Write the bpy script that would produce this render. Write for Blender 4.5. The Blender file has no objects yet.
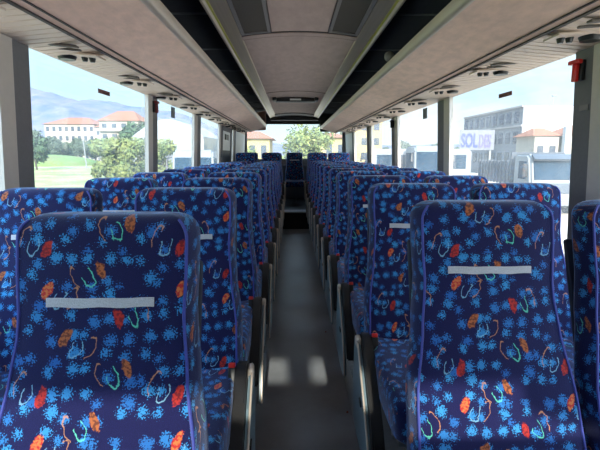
import bpy, bmesh, math, random
from mathutils import Vector, Matrix
R = math.radians
random.seed(7)
S = bpy.context.scene
COL = S.collection

# ------------------------------------------------------------------ helpers
def link(name, me, parent=None):
    o = bpy.data.objects.new(name, me)
    COL.objects.link(o)
    if parent is not None:
        o.parent = parent
    return o

def tag(o, label=None, cat=None, group=None, kind=None):
    if label: o['label'] = label
    if cat: o['category'] = cat
    if group: o['group'] = group
    if kind: o['kind'] = kind
    return o

def thing(name, label, cat, loc=(0, 0, 0), rz=0.0, group=None):
    o = bpy.data.objects.new(name, None)
    COL.objects.link(o)
    o.empty_display_size = 0.1
    o.location = loc
    o.rotation_euler = (0, 0, rz)
    return tag(o, label, cat, group)

def to_obj(name, bm, mat, parent=None, smooth=False, uvbox=False):
    bmesh.ops.recalc_face_normals(bm, faces=bm.faces[:])
    if uvbox:
        uv = bm.loops.layers.uv.verify()
        for f in bm.faces:
            n = f.normal
            ax = max(range(3), key=lambda i: abs(n[i]))
            for l in f.loops:
                c = l.vert.co
                l[uv].uv = (c.y, c.z) if ax == 0 else ((c.x, c.z) if ax == 1 else (c.x, c.y))
    me = bpy.data.meshes.new(name)
    bm.to_mesh(me)
    bm.free()
    if smooth:
        me.shade_smooth()
        try:
            me.set_sharp_from_angle(angle=R(40))
        except Exception:
            pass
    for m in (mat if isinstance(mat, (list, tuple)) else [mat]):
        me.materials.append(m)
    return link(name, me, parent)

def struct(o):
    o['kind'] = 'structure'
    return o

def box(bm, x0, x1, y0, y1, z0, z1, bev=0.0, seg=2, mi=0, M=None):
    r = bmesh.ops.create_cube(bm, size=1.0)
    vs = r['verts']
    for v in vs:
        v.co = Vector(((x0 + x1) / 2 + v.co.x * (x1 - x0), (y0 + y1) / 2 + v.co.y * (y1 - y0), (z0 + z1) / 2 + v.co.z * (z1 - z0)))
    fs = set(f for v in vs for f in v.link_faces)
    if bev > 0:
        es = list(set(e for v in vs for e in v.link_edges))
        rr = bmesh.ops.bevel(bm, geom=es, offset=bev, segments=seg, affect='EDGES', profile=0.5)
        fs = set(rr['faces']) | set(f for f in fs if f.is_valid)
        vs = list(set(v for f in fs for v in f.verts))
    if mi:
        for f in fs:
            if f.is_valid: f.material_index = mi
    if M is not None:
        for v in vs:
            v.co = M @ v.co
    return vs

def prism(bm, prof, a0, a1, axis='y', mi=0, rev=False):
    """profile of 2D points extruded along an axis (y: prof=(x,z); x: prof=(y,z); z: prof=(x,y))"""
    def P(p, a):
        if axis == 'y': return (p[0], a, p[1])
        if axis == 'x': return (a, p[0], p[1])
        return (p[0], p[1], a)
    v0 = [bm.verts.new(P(p, a0)) for p in prof]
    v1 = [bm.verts.new(P(p, a1)) for p in prof]
    n = len(prof)
    fs = [bm.faces.new(v0), bm.faces.new(v1[::-1])]
    for i in range(n):
        fs.append(bm.faces.new((v0[i], v1[i], v1[(i + 1) % n], v0[(i + 1) % n])))
    for f in fs: f.material_index = mi
    return v0 + v1

def tube(bm, pts, r, seg=8, closed=False):
    pts = [Vector(p) for p in pts]
    rings = []
    n = len(pts)
    for i, p in enumerate(pts):
        if closed:
            t = (pts[(i + 1) % n] - pts[i - 1])
        else:
            t = pts[min(i + 1, n - 1)] - pts[max(i - 1, 0)]
        t.normalize()
        a = t.cross(Vector((0, 1, 0)))
        if a.length < 0.1: a = t.cross(Vector((1, 0, 0)))
        a.normalize()
        b = t.cross(a).normalized()
        rr = r[i] if isinstance(r, (list, tuple)) else r
        rings.append([bm.verts.new(p + a * math.cos(k * 2 * math.pi / seg) * rr + b * math.sin(k * 2 * math.pi / seg) * rr) for k in range(seg)])
    for i in range(n if closed else n - 1):
        A, B = rings[i], rings[(i + 1) % n]
        for k in range(seg):
            bm.faces.new((A[k], A[(k + 1) % seg], B[(k + 1) % seg], B[k]))
    if not closed:
        bm.faces.new(rings[0][::-1]); bm.faces.new(rings[-1])

def disc(bm, c, r, h, axis='z', seg=20, r2=None):
    q = Matrix.Identity(4)
    if axis == 'x': q = Matrix.Rotation(R(90), 4, 'Y')
    if axis == 'y': q = Matrix.Rotation(R(90), 4, 'X')
    bmesh.ops.create_cone(bm, cap_ends=True, segments=seg, radius1=r, radius2=r if r2 is None else r2, depth=h, matrix=Matrix.Translation(c) @ q)

def interp(tab, t):
    if t <= tab[0][0]: return tab[0][1]
    for (a, x), (b, y) in zip(tab, tab[1:]):
        if t <= b:
            k = (t - a) / (b - a)
            k = k * k * (3 - 2 * k)
            return x + (y - x) * k
    return tab[-1][1]

# ------------------------------------------------------------------ materials
def rgb(r, g, b):
    f = lambda c: ((c / 255) / 12.92) if c <= 10 else (((c / 255) + 0.055) / 1.055) ** 2.4
    return (f(r), f(g), f(b), 1)

def mat(name, col, rough=0.6, metal=0.0, noise=0.0, nscale=30, bump=0.0, col2=None, spec=0.5, sheen=0.0, coat=0.0, stretch=None):
    m = bpy.data.materials.new(name); m.use_nodes = True
    nt = m.node_tree; N = nt.nodes; L = nt.links
    p = N['Principled BSDF']
    p.inputs['Base Color'].default_value = col
    p.inputs['Roughness'].default_value = rough
    p.inputs['Metallic'].default_value = metal
    p.inputs['Specular IOR Level'].default_value = spec
    if sheen: p.inputs['Sheen Weight'].default_value = sheen
    if coat: p.inputs['Coat Weight'].default_value = coat
    if noise or bump or col2:
        tc = N.new('ShaderNodeTexCoord')
        no = N.new('ShaderNodeTexNoise'); no.inputs['Scale'].default_value = nscale; no.inputs['Detail'].default_value = 5
        no.inputs['Roughness'].default_value = 0.6
        if stretch:
            mp = N.new('ShaderNodeMapping'); mp.inputs['Scale'].default_value = stretch
            L.new(tc.outputs['Object'], mp.inputs['Vector']); L.new(mp.outputs[0], no.inputs['Vector'])
        else:
            L.new(tc.outputs['Object'], no.inputs['Vector'])
        if noise or col2:
            mr = N.new('ShaderNodeMapRange'); mr.inputs[1].default_value = 0.35; mr.inputs[2].default_value = 0.65
            L.new(no.outputs['Fac'], mr.inputs[0])
            mx = N.new('ShaderNodeMix'); mx.data_type = 'RGBA'
            mx.inputs[6].default_value = col
            mx.inputs[7].default_value = col2 if col2 else tuple(c * (1 - noise) for c in col[:3]) + (1,)
            L.new(mr.outputs[0], mx.inputs[0]); L.new(mx.outputs[2], p.inputs['Base Color'])
        if bump:
            b = N.new('ShaderNodeBump'); b.inputs['Strength'].default_value = bump; b.inputs['Distance'].default_value = 0.01
            L.new(no.outputs['Fac'], b.inputs['Height']); L.new(b.outputs[0], p.inputs['Normal'])
    return m

M = {}
M['ceiling'] = mat('ceiling_fabric', rgb(188, 160, 148), 0.95, noise=.16, nscale=14, bump=.15, sheen=.15, stretch=(1, .35, 1))
M['rack'] = mat('rack_fabric', rgb(224, 184, 166), 0.95, noise=.18, nscale=22, bump=.25, sheen=.15, stretch=(1, .4, 1))
M['soffit'] = mat('soffit_plastic', rgb(210, 188, 172), 0.55, noise=.05, nscale=8)
M['groove'] = mat('groove_dark', rgb(92, 84, 78), 0.7, noise=.1)
M['alu'] = mat('brushed_aluminium', rgb(196, 178, 152), 0.42, metal=.55, noise=.12, nscale=50, stretch=(1, .02, 1))
M['lip'] = mat('lip_profile', rgb(210, 194, 178), 0.4, metal=.25, noise=.08, nscale=20, stretch=(1, .05, 1))
M['yellow'] = mat('yellow_strip', rgb(190, 184, 70), 0.4, noise=.1)
M['rackdark'] = mat('rack_inside_dark', rgb(56, 60, 68), 0.8, noise=.2, nscale=12)
M['rackline'] = mat('rack_divider_grey', rgb(120, 122, 128), 0.6, noise=.1)
M['pillar_dark'] = mat('pillar_grey', rgb(118, 116, 118), 0.75, noise=.08, nscale=60, bump=.05)
M['pillar_light'] = mat('pillar_light', rgb(204, 194, 184), 0.5, noise=.05)
M['wallp'] = mat('wall_panel_grey', rgb(120, 120, 124), 0.85, noise=.1, nscale=40)
M['white'] = mat('white_paint', rgb(225, 226, 224), 0.45, noise=.05)
M['black'] = mat('black_plastic', rgb(22, 22, 24), 0.42, noise=.15, nscale=80, bump=.03)
M['armpad'] = mat('armrest_pad', rgb(38, 37, 38), 0.38, noise=.2, nscale=200, bump=.05)
M['sideplate'] = mat('side_plate_greyblue', rgb(112, 132, 142), 0.38, noise=.1, nscale=30)
M['steel'] = mat('steel_frame', rgb(120, 122, 124), 0.4, metal=.8, noise=.1)
M['red'] = mat('red_plastic', rgb(205, 35, 30), 0.35, noise=.08)
M['darkred'] = mat('dark_red_plastic', rgb(110, 30, 34), 0.4, noise=.1)
M['pipe'] = mat('piping_blue', rgb(48, 60, 150), 0.6, noise=.15, nscale=200, sheen=.2)
M['velcro'] = mat('velcro_grey', rgb(206, 206, 214), 0.95, noise=.22, nscale=420, bump=.6)
M['grill'] = mat('grill_dark', rgb(84, 76, 68), 0.8, noise=.25, nscale=260)
M['frame'] = mat('vent_frame_grey', rgb(132, 126, 124), 0.6, noise=.06)
M['threshold'] = mat('step_edge_grey', rgb(176, 180, 182), 0.5, noise=.25, nscale=40, metal=.3)
M['shellback'] = mat('seat_shell', rgb(40, 44, 62), 0.7, noise=.1)
M['sticker'] = mat('sticker_brown', rgb(120, 72, 66), 0.6, noise=.3, nscale=200)
M['stickergrey'] = mat('sticker_grey', rgb(110, 118, 128), 0.6, noise=.3, nscale=200)
M['rubber'] = mat('rubber_trim', rgb(60, 50, 46), 0.6, noise=.1)


def floor_mat():
    m = bpy.data.materials.new('aisle_vinyl'); m.use_nodes = True
    nt = m.node_tree; N = nt.nodes; L = nt.links; p = N['Principled BSDF']
    tc = N.new('ShaderNodeTexCoord')
    a = N.new('ShaderNodeTexNoise'); a.inputs['Scale'].default_value = 2.3; a.inputs['Detail'].default_value = 6; a.inputs['Roughness'].default_value = .65
    b = N.new('ShaderNodeTexVoronoi'); b.inputs['Scale'].default_value = 260
    L.new(tc.outputs['Object'], a.inputs['Vector']); L.new(tc.outputs['Object'], b.inputs['Vector'])
    mr = N.new('ShaderNodeMapRange'); mr.inputs[1].default_value = .3; mr.inputs[2].default_value = .7
    L.new(a.outputs['Fac'], mr.inputs[0])
    mx = N.new('ShaderNodeMix'); mx.data_type = 'RGBA'
    mx.inputs[6].default_value = rgb(134, 137, 142); mx.inputs[7].default_value = rgb(164, 168, 174)
    L.new(mr.outputs[0], mx.inputs[0])
    th = N.new('ShaderNodeMath'); th.operation = 'LESS_THAN'; th.inputs[1].default_value = .12
    L.new(b.outputs['Distance'], th.inputs[0])
    m2 = N.new('ShaderNodeMix'); m2.data_type = 'RGBA'; m2.inputs[7].default_value = rgb(130, 132, 134)
    ml = N.new('ShaderNodeMath'); ml.operation = 'MULTIPLY'; ml.inputs[1].default_value = .5
    L.new(th.outputs[0], ml.inputs[0]); L.new(ml.outputs[0], m2.inputs[0]); L.new(mx.outputs[2], m2.inputs[6])
    L.new(m2.outputs[2], p.inputs['Base Color'])
    r = N.new('ShaderNodeMapRange'); r.inputs[1].default_value = .3; r.inputs[2].default_value = .7; r.inputs[3].default_value = .28; r.inputs[4].default_value = .42
    L.new(a.outputs['Fac'], r.inputs[0]); L.new(r.outputs[0], p.inputs['Roughness'])
    p.inputs['Specular IOR Level'].default_value = .8
    bp = N.new('ShaderNodeBump'); bp.inputs['Strength'].default_value = .12; bp.inputs['Distance'].default_value = .002
    L.new(b.outputs['Distance'], bp.inputs['Height']); L.new(bp.outputs[0], p.inputs['Normal'])
    return m
M['floor'] = floor_mat()

def glass_mat(name='window_glass', haze=.05, tint=(1, 1, 1, 1)):
    m = bpy.data.materials.new(name); m.use_nodes = True
    nt = m.node_tree; N = nt.nodes; L = nt.links
    N.remove(N['Principled BSDF'])
    out = N['Material Output']
    tr = N.new('ShaderNodeBsdfTransparent'); tr.inputs[0].default_value = tint
    tl = N.new('ShaderNodeBsdfTranslucent'); tl.inputs[0].default_value = (.95, .97, 1, 1)
    gl = N.new('ShaderNodeBsdfGlossy'); gl.inputs['Roughness'].default_value = .02
    fr = N.new('ShaderNodeLayerWeight'); fr.inputs[0].default_value = .12
    fm = N.new('ShaderNodeMath'); fm.operation = 'MULTIPLY'; fm.inputs[1].default_value = .13
    no = N.new('ShaderNodeTexNoise'); no.inputs['Scale'].default_value = 3
    tc = N.new('ShaderNodeTexCoord'); L.new(tc.outputs['Object'], no.inputs['Vector'])
    hz = N.new('ShaderNodeMath'); hz.operation = 'MULTIPLY'; hz.inputs[1].default_value = haze * 2
    L.new(no.outputs['Fac'], hz.inputs[0])
    a = N.new('ShaderNodeMixShader'); L.new(hz.outputs[0], a.inputs[0]); L.new(tr.outputs[0], a.inputs[1]); L.new(tl.outputs[0], a.inputs[2])
    b = N.new('ShaderNodeMixShader'); L.new(fr.outputs['Fresnel'], fm.inputs[0]); L.new(fm.outputs[0], b.inputs[0])
    L.new(a.outputs[0], b.inputs[1]); L.new(gl.outputs[0], b.inputs[2])
    L.new(b.outputs[0], out.inputs[0])
    return m
M['glass'] = glass_mat(haze=.05)
M['screen'] = glass_mat('tinted_windscreen', haze=.03, tint=(.62, .63, .62, 1))

# ------------------------------------------------------------------ moquette
TW, TH = .272, .300
def fabric():
    m = bpy.data.materials.new('blue_moquette'); m.use_nodes = True
    nt = m.node_tree; N = nt.nodes; L = nt.links; p = N['Principled BSDF']
    def node(t, **kw):
        n = N.new(t)
        for k, v in kw.items(): setattr(n, k, v)
        return n
    def vm(op, a, b=None, c=None):
        n = node('ShaderNodeVectorMath', operation=op)
        for i, x in enumerate((a, b, c)):
            if x is None: continue
            if isinstance(x, (tuple, list)): n.inputs[i].default_value = x
            else: L.new(x, n.inputs[i])
        return n.outputs['Value'] if op in ('LENGTH', 'DOT_PRODUCT') else n.outputs['Vector']
    def ma(op, a, b=None, clamp=False):
        n = node('ShaderNodeMath', operation=op, use_clamp=clamp)
        for i, x in enumerate((a, b)):
            if x is None: continue
            if isinstance(x, (int, float)): n.inputs[i].default_value = x
            else: L.new(x, n.inputs[i])
        return n.outputs[0]
    def ramp(x, a, b, lo=0.0, hi=1.0):
        n = node('ShaderNodeMapRange'); n.inputs[1].default_value = a; n.inputs[2].default_value = b
        n.inputs[3].default_value = lo; n.inputs[4].default_value = hi
        L.new(x, n.inputs[0]); return n.outputs[0]
    def mix(f, a, b):
        n = node('ShaderNodeMix', data_type='RGBA')
        for i, x in ((0, f), (6, a), (7, b)):
            if isinstance(x, (int, float, tuple)): n.inputs[i].default_value = x
            else: L.new(x, n.inputs[i])
        return n.outputs[2]
    uv = node('ShaderNodeUVMap').outputs[0]
    at = node('ShaderNodeAttribute', attribute_type='OBJECT', attribute_name='shift').outputs['Vector']
    P0 = vm('ADD', uv, at)
    wob = node('ShaderNodeTexNoise', noise_dimensions='2D'); wob.inputs['Scale'].default_value = 45; wob.inputs['Detail'].default_value = 1
    L.new(P0, wob.inputs['Vector'])
    wv = vm('MULTIPLY', vm('SUBTRACT', wob.outputs['Color'], (.5, .5, .5)), (.012, .012, 0))
    P = vm('ADD', P0, wv)
    fine = node('ShaderNodeTexNoise', noise_dimensions='2D'); fine.inputs['Scale'].default_value = 280; fine.inputs['Detail'].default_value = 2
    L.new(P0, fine.inputs['Vector']); fn = fine.outputs['Fac']
    # base
    big = node('ShaderNodeTexNoise', noise_dimensions='2D'); big.inputs['Scale'].default_value = 900; L.new(P0, big.inputs['Vector'])
    base = mix(ramp(big.outputs['Fac'], .35, .65), rgb(10, 12, 52), rgb(22, 22, 80))
    # blue patches
    vo = node('ShaderNodeTexVoronoi', voronoi_dimensions='2D', feature='F1'); vo.inputs['Scale'].default_value = 26.0; vo.inputs['Randomness'].default_value = .8
    L.new(P, vo.inputs['Vector'])
    sp = ma('ADD', vo.outputs['Distance'], ma('MULTIPLY', ma('SUBTRACT', fn, .5), 1.0))
    sepc = node('ShaderNodeSeparateColor'); L.new(vo.outputs['Color'], sepc.inputs[0])
    thr = ma('ADD', ma('MULTIPLY', sepc.outputs[0], .15), .147)
    d = ma('SUBTRACT', thr, sp)
    m1 = ramp(d, -.012, .012)
    bl = mix(sepc.outputs[1], rgb(36, 96, 172), rgb(54, 144, 204))
    colr = mix(ma('MULTIPLY', m1, .95), base, bl)
    # motifs
    red, orange = rgb(178, 46, 40), rgb(172, 96, 56)
    mot = [((0, 0), -20, 'r', -1), ((.112, -.043), 24, 'o', -1), ((.168, .053), 20, 'o', -1),
           ((.002, -.086), -24, 'r2', 1), ((.148, -.145), 14, 'r', 1), ((.041, -.187), -28, 'o', 1)]
    mo = {}
    def acc(k, x):
        mo[k] = x if k not in mo else ma('MAXIMUM', mo[k], x)
    for (c, ang, kind, sd) in mot:
        q = vm('WRAP', vm('SUBTRACT', P, (c[0] - .11, c[1] - .07, 0)), (TW / 2, TH / 2, 1), (-TW / 2, -TH / 2, -1))
        rt = node('ShaderNodeVectorRotate', rotation_type='Z_AXIS'); rt.inputs['Angle'].default_value = R(-ang)
        L.new(q, rt.inputs['Vector']); q2 = rt.outputs[0]
        l = vm('LENGTH', vm('MULTIPLY', q2, (1 / .0096, 1 / .0200, 0)))
        l = ma('ADD', l, ma('MULTIPLY', ma('SUBTRACT', fn, .5), .5))
        acc(kind, ramp(l, 1.05, .9))
        # loop of yarn beside it
        for (ox, oy, ra, rb, key, gx, gy, g0) in ((sd * .030, -.004, .011, .022, 'c' if ang > 0 else 'w', .35, -1, -.62),
                                             (sd * .051, .006, .010, .024, 'y', sd * .9, .5, -.1)):
            s = vm('MULTIPLY', vm('SUBTRACT', q2, (ox, oy, 0)), (1 / ra, 1 / rb, 0))
            rr = ma('ABSOLUTE', ma('SUBTRACT', vm('LENGTH', s), 1.0))
            rr = ma('ADD', rr, ma('MULTIPLY', ma('SUBTRACT', fn, .5), .22))
            gate = ma('GREATER_THAN', vm('DOT_PRODUCT', s, (gx, gy, 0)), g0)
            acc(key, ma('MULTIPLY', ramp(rr, .11, .05), gate))
    colr = mix(ma('MULTIPLY', mo['w'], .8), colr, rgb(128, 176, 206))
    colr = mix(ma('MULTIPLY', mo['c'], .85), colr, rgb(96, 200, 176))
    colr = mix(ma('MULTIPLY', mo['y'], .75), colr, rgb(196, 134, 92))
    mid = node('ShaderNodeTexNoise', noise_dimensions='2D'); mid.inputs['Scale'].default_value = 150; mid.inputs['Detail'].default_value = 3
    L.new(P0, mid.inputs['Vector'])
    dark = ramp(mid.outputs['Fac'], .47, .56)
    colr = mix(mo['o'], colr, mix(ma('MULTIPLY', dark, .75), orange, rgb(74, 34, 30)))
    colr = mix(mo['r2'], colr, mix(ramp(mid.outputs['Fac'], .44, .56), rgb(200, 112, 62), rgb(178, 44, 42)))
    colr = mix(mo['r'], colr, mix(ma('MULTIPLY', dark, .7), red, rgb(84, 18, 34)))
    L.new(colr, p.inputs['Base Color'])
    p.inputs['Roughness'].default_value = .85
    p.inputs['Specular IOR Level'].default_value = .25
    p.inputs['Sheen Weight'].default_value = .5
    p.inputs['Sheen Roughness'].default_value = .45
    p.inputs['Sheen Tint'].default_value = (.55, .68, 1, 1)
    b = node('ShaderNodeBump'); b.inputs['Strength'].default_value = .25; b.inputs['Distance'].default_value = .002
    L.new(fn, b.inputs['Height']); L.new(b.outputs[0], p.inputs['Normal'])
    return m
M['fabric'] = fabric()

# ------------------------------------------------------------------ coach seat
HW = [(0, .171), (.10, .170), (.22, .165), (.30, .174), (.50, .199), (.70, .206)]
ZT, ZB, SL = 1.094, .42, .335      # backrest top, bottom, slope
def brow(t):
    """outline row at t metres below the top: half width, front y offset"""
    hw = interp(HW, t)
    rc = .048
    if t < rc: hw = hw - rc + math.sqrt(max(0, rc * rc - (rc - t) ** 2))
    rf = .032
    yo = rf - math.sqrt(max(0, rf * rf - (rf - t) ** 2)) if t < rf else 0
    z = ZT - t
    u = max(0.0, t - .24)
    y = .195 - .19 * t - .22 * u * u / (u + .06)
    return hw, y + yo, z, yo

def make_backrest(parent):
    bm = bmesh.new(); uv = bm.loops.layers.uv.verify()
    ts = [0, .002, .006, .012, .020, .030, .042, .055, .08, .11, .15, .2, .25, .3, .34, .38, .42, .46, .5, .55, .6, ZT - ZB]
    rows = []
    for t in ts:
        hw, y, z, yo = brow(t)
        D = max(.092 - 2 * yo * .9, .035)
        r = .007; fh = hw; g = .011 * min(1, (D - .035) / .05 + .15)
        pr = []
        for i in range(11):
            x = -fh + 2 * fh * i / 10
            pr.append((x, -.010 * (1 - (x / fh) ** 2)))
        for a in (45, 90): pr.append((fh + r * math.sin(R(a)), r * (1 - math.cos(R(a)))))
        pr.append((fh + r + g * .6, D * .45)); pr.append((fh + r + g, D - .024))
        for a in (45, 90): pr.append((fh + r + g - .024 + .024 * math.cos(R(a)), D - .024 + .024 * math.sin(R(a))))
        left = [(-x, yy) for (x, yy) in pr[11:]][::-1]
        pr = pr + [(0, D)] + left
        s, us = 0, []
        for i, q in enumerate(pr):
            if i: s += math.hypot(q[0] - pr[i - 1][0], q[1] - pr[i - 1][1])
            us.append(s)
        us = [u - us[5] for u in us]
        n_l = len(left)
        vs = [bm.verts.new((q[0], y + q[1], z)) for q in pr]
        rows.append((vs, us, t, s))
    for (A, ua, ta, sa), (B, ub, tb, sb) in zip(rows, rows[1:]):
        n = len(A)
        for i in range(n):
            j = (i + 1) % n
            f = bm.faces.new((A[i], B[i], B[j], A[j])); f.smooth = True
            def U(u, idx): return u[idx]
            def wrapu(u, idx, total, end): return total if end else u[idx]
            end = j == 0
            da = (ua[-1] + .012) if end else ua[j]
            db = (ub[-1] + .012) if end else ub[j]
            # left gusset: measure from the left edge so the pattern stays even
            for l, val in zip(f.loops, ((ua[i], -ta * 1.05), (ub[i], -tb * 1.05), (db, -tb * 1.05), (da, -ta * 1.05))):
                l[uv].uv = val
    f = bm.faces.new(rows[0][0]);
    for l, v in zip(f.loops, rows[0][0]): l[uv].uv = (v.co.x, v.co.y)
    f = bm.faces.new(rows[-1][0][::-1])
    bmesh.ops.recalc_face_normals(bm, faces=bm.faces[:])
    me = bpy.data.meshes.new('backrest'); bm.to_mesh(me); bm.free()
    me.materials.append(M['fabric'])
    b = link('backrest', me, parent)
    # piping round the face panel
    pts = []
    tl = [.64, .6, .55, .5, .46, .42, .38, .34, .3, .25, .2, .15, .11, .08, .055, .042, .034, .026, .018, .010]
    for t in tl:
        hw, y, z, yo = brow(t); pts.append((-(hw + .003), y + .0, z))
    right = [(-p[0], p[1], p[2]) for p in pts[::-1]]
    for path in (pts, right):
        bm = bmesh.new(); tube(bm, path, .0036, 6)
        to_obj('piping', bm, M['pipe'], b, smooth=True)
    # hook and loop strip for the head cloth
    bm = bmesh.new()
    n = 12; z0, z1 = ZT - .182, ZT - .164
    g = []
    for k in range(n + 1):
        x = -.109 + .218 * k / n
        col = []
        for z in (z0, z1):
            hw, y, zz, yo = brow(ZT - z)
            fh = hw
            yy = y - .010 * (1 - (x / fh) ** 2)
            col.append(bm.verts.new((x, yy - .0035, z + .0012 * math.sin(k * 1.3))))
            col.append(bm.verts.new((x, yy + .002, z)))
        g.append(col)
    for a, c in zip(g, g[1:]):
        bm.faces.new((a[0], c[0], c[2], a[2])); bm.faces.new((a[1], a[3], c[3], c[1]))
        bm.faces.new((a[0], a[1], c[1], c[0])); bm.faces.new((a[2], c[2], c[3], a[3]))
    bm.faces.new((g[0][0], g[0][2], g[0][3], g[0][1])); bm.faces.new((g[-1][0], g[-1][1], g[-1][3], g[-1][2]))
    tag(to_obj('fastening_strip', bm, M['velcro'], b), 'pale grey hook and loop strip')
    return b

def make_seat(aisle):
    """aisle: +1 armrest at +x side, -1 at -x side, 0 none"""
    root = thing('coach_seat', '', 'seat')
    make_backrest(root)
    # cushion: loft along y
    bm = bmesh.new(); uv = bm.loops.layers.uv.verify()
    ys = [(-.475, .030, .17), (-.470, .010, .19), (-.455, .002, .204), (-.43, 0, .208), (-.35, 0, .210), (-.2, .004, .210), (-.1, .0, .210), (0, -.004, .208), (.02, -.01, .20)]
    rows = []
    for (y, drop, hw) in ys:
        zt = .470 + .012 * math.sin((y + .475) * 3) - drop
        zb = .345 + (0 if drop < .02 else .03)
        r = .03; pr = []
        for i in range(9):
            x = -(hw - r) + 2 * (hw - r) * i / 8
            pr.append((x, zt - .006 * (1 - (x / hw) ** 2)))
        for a in (30, 60, 90): pr.append((hw - r + r * math.sin(R(a)), zt - r + r * math.cos(R(a)) - .002))
        pr.append((hw, zb + .01)); pr.append((hw - .012, zb)); pr.append((0, zb))
        l = [(-a, b) for (a, b) in pr[9:14]][::-1]
        pr = pr + l
        rows.append([bm.verts.new((x, y, z)) for x, z in pr])
    for A, B in zip(rows, rows[1:]):
        for i in range(len(A)):
            j = (i + 1) % len(A)
            bm.faces.new((A[i], A[j], B[j], B[i])).smooth = True
    bm.faces.new(rows[0][::-1]); bm.faces.new(rows[-1])
    c = to_obj('seat_cushion', bm, M['fabric'], root, uvbox=True)
    for p in c.data.polygons: p.use_smooth = True
    # shell behind the backrest
    bm = bmesh.new()
    Mx = Matrix.Translation((0, .104 + .102, .72)) @ Matrix.Rotation(-math.atan(SL), 4, 'X')
    box(bm, -.185, .185, -.012, .008, -.30, .27, .008, 2, M=Mx)
    to_obj('back_shell', bm, M['shellback'], root, smooth=True)
    # frame under the cushion and pedestal
    bm = bmesh.new()
    for sx in (-.17, .17):
        box(bm, sx - .015, sx + .015, -.42, .06, .30, .345, .004)
    box(bm, -.2, .2, -.40, -.37, .31, .34, .004); box(bm, -.2, .2, -.02, .03, .30, .345, .004)
    to_obj('seat_frame', bm, M['steel'], root)
    for sy in (-.34, -.02):
        bm = bmesh.new()
        box(bm, -.02, .02, sy - .02, sy + .02, .0, .32, .005); box(bm, -.05, .05, sy - .03, sy + .03, .0, .012, .003)
        to_obj('leg', bm, M['steel'], root)
    # buckle
    s = aisle if aisle else 1
    bm = bmesh.new()
    Mx = Matrix.Translation((s * .196, -.045, .475)) @ Matrix.Rotation(R(-24), 4, 'X')
    box(bm, -.012, .012, -.012, .012, -.03, .035, .003, M=Mx)
    bk = to_obj('belt_buckle', bm, M['black'], root, smooth=True)
    bm = bmesh.new()
    box(bm, -.011, .011, -.013, .010, .030, .047, .003, M=Mx)
    tag(to_obj('release_button', bm, M['red'], bk, smooth=True), 'red release button')
    if aisle:
        # fold-down armrest, stowed sloping forward and down
        bm = bmesh.new()
        pr = []
        path = [(.035, .475), (.015, .505), (-.03, .512), (-.075, .49), (-.14, .435), (-.22, .36), (-.30, .28), (-.335, .235), (-.335, .205), (-.31, .20)]
        low = [(-.27, .225), (-.2, .29), (-.12, .365), (-.06, .41), (-.01, .43), (.03, .445)]
        x0, x1 = s * .208, s * .250
        prism(bm, path + low, min(x0, x1), max(x0, x1), axis='x')
        es = [e for e in bm.edges if abs(e.verts[0].co.x - e.verts[1].co.x) < 1e-5]
        bmesh.ops.bevel(bm, geom=es, offset=.006, segments=2, affect='EDGES')
        ar = to_obj('armrest', bm, M['armpad'], root, smooth=True)
        # side plate on the aisle side
        bm = bmesh.new()
        path = [(.06, .46), (.04, .487), (-.0, .492), (-.05, .478), (-.13, .41), (-.22, .325), (-.29, .25), (-.335, .18), (-.345, .13), (-.31, .10), (-.2, .09), (-.05, .10), (.05, .12), (.07, .3)]
        x0, x1 = s * .252, s * .263
        prism(bm, path, min(x0, x1), max(x0, x1), axis='x')
        es = [e for e in bm.edges if abs(e.verts[0].co.x - e.verts[1].co.x) < 1e-5]
        bmesh.ops.bevel(bm, geom=es, offset=.004, segments=2, affect='EDGES')
        sp = to_obj('side_plate', bm, M['sideplate'], root, smooth=True)
        bm = bmesh.new()
        x = s * .264
        tube(bm, [(x, y, z) for y, z in path[2:9]], .004, 6)
        to_obj('plate_edging', bm, M['lip'], sp, smooth=True)
        bm = bmesh.new(); box(bm, min(s * .246, s * .268), max(s * .246, s * .268), -.04, .015, .455, .500, .010, 3)
        tag(to_obj('hinge_cap', bm, M['lip'], sp, smooth=True), 'pale grey hinge cap')
        bm = bmesh.new()
        box(bm, min(s * .262, s * .268), max(s * .262, s * .268), -.16, -.12, .28, .30, .002)
        to_obj('catch', bm, M['black'], sp)
    return root

protos = {a: make_seat(a) for a in (-1, 0, 1)}
used = set()
def copy_tree(o, parent=None):
    c = o.copy(); COL.objects.link(c)
    if parent is not None: c.parent = parent
    for ch in list(o.children):
        copy_tree(ch, c)
    return c
def set_shift(o, v):
    o['shift'] = v
    for ch in o.children: set_shift(ch, v)

ORD = ['front', 'second', 'third', 'fourth', 'fifth', 'sixth', 'seventh', 'eighth', 'ninth', 'tenth', 'eleventh', 'twelfth', 'thirteenth']
rng = random.Random(3)
def seat(kind, x, y, z, label, group, shift):
    if kind in used: o = copy_tree(protos[kind])
    else: o = protos[kind]; used.add(kind)
    o.location = (x, y, z); o['label'] = label; o['group'] = group
    for ch in o.children: set_shift(ch, shift)
    return o

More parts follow.
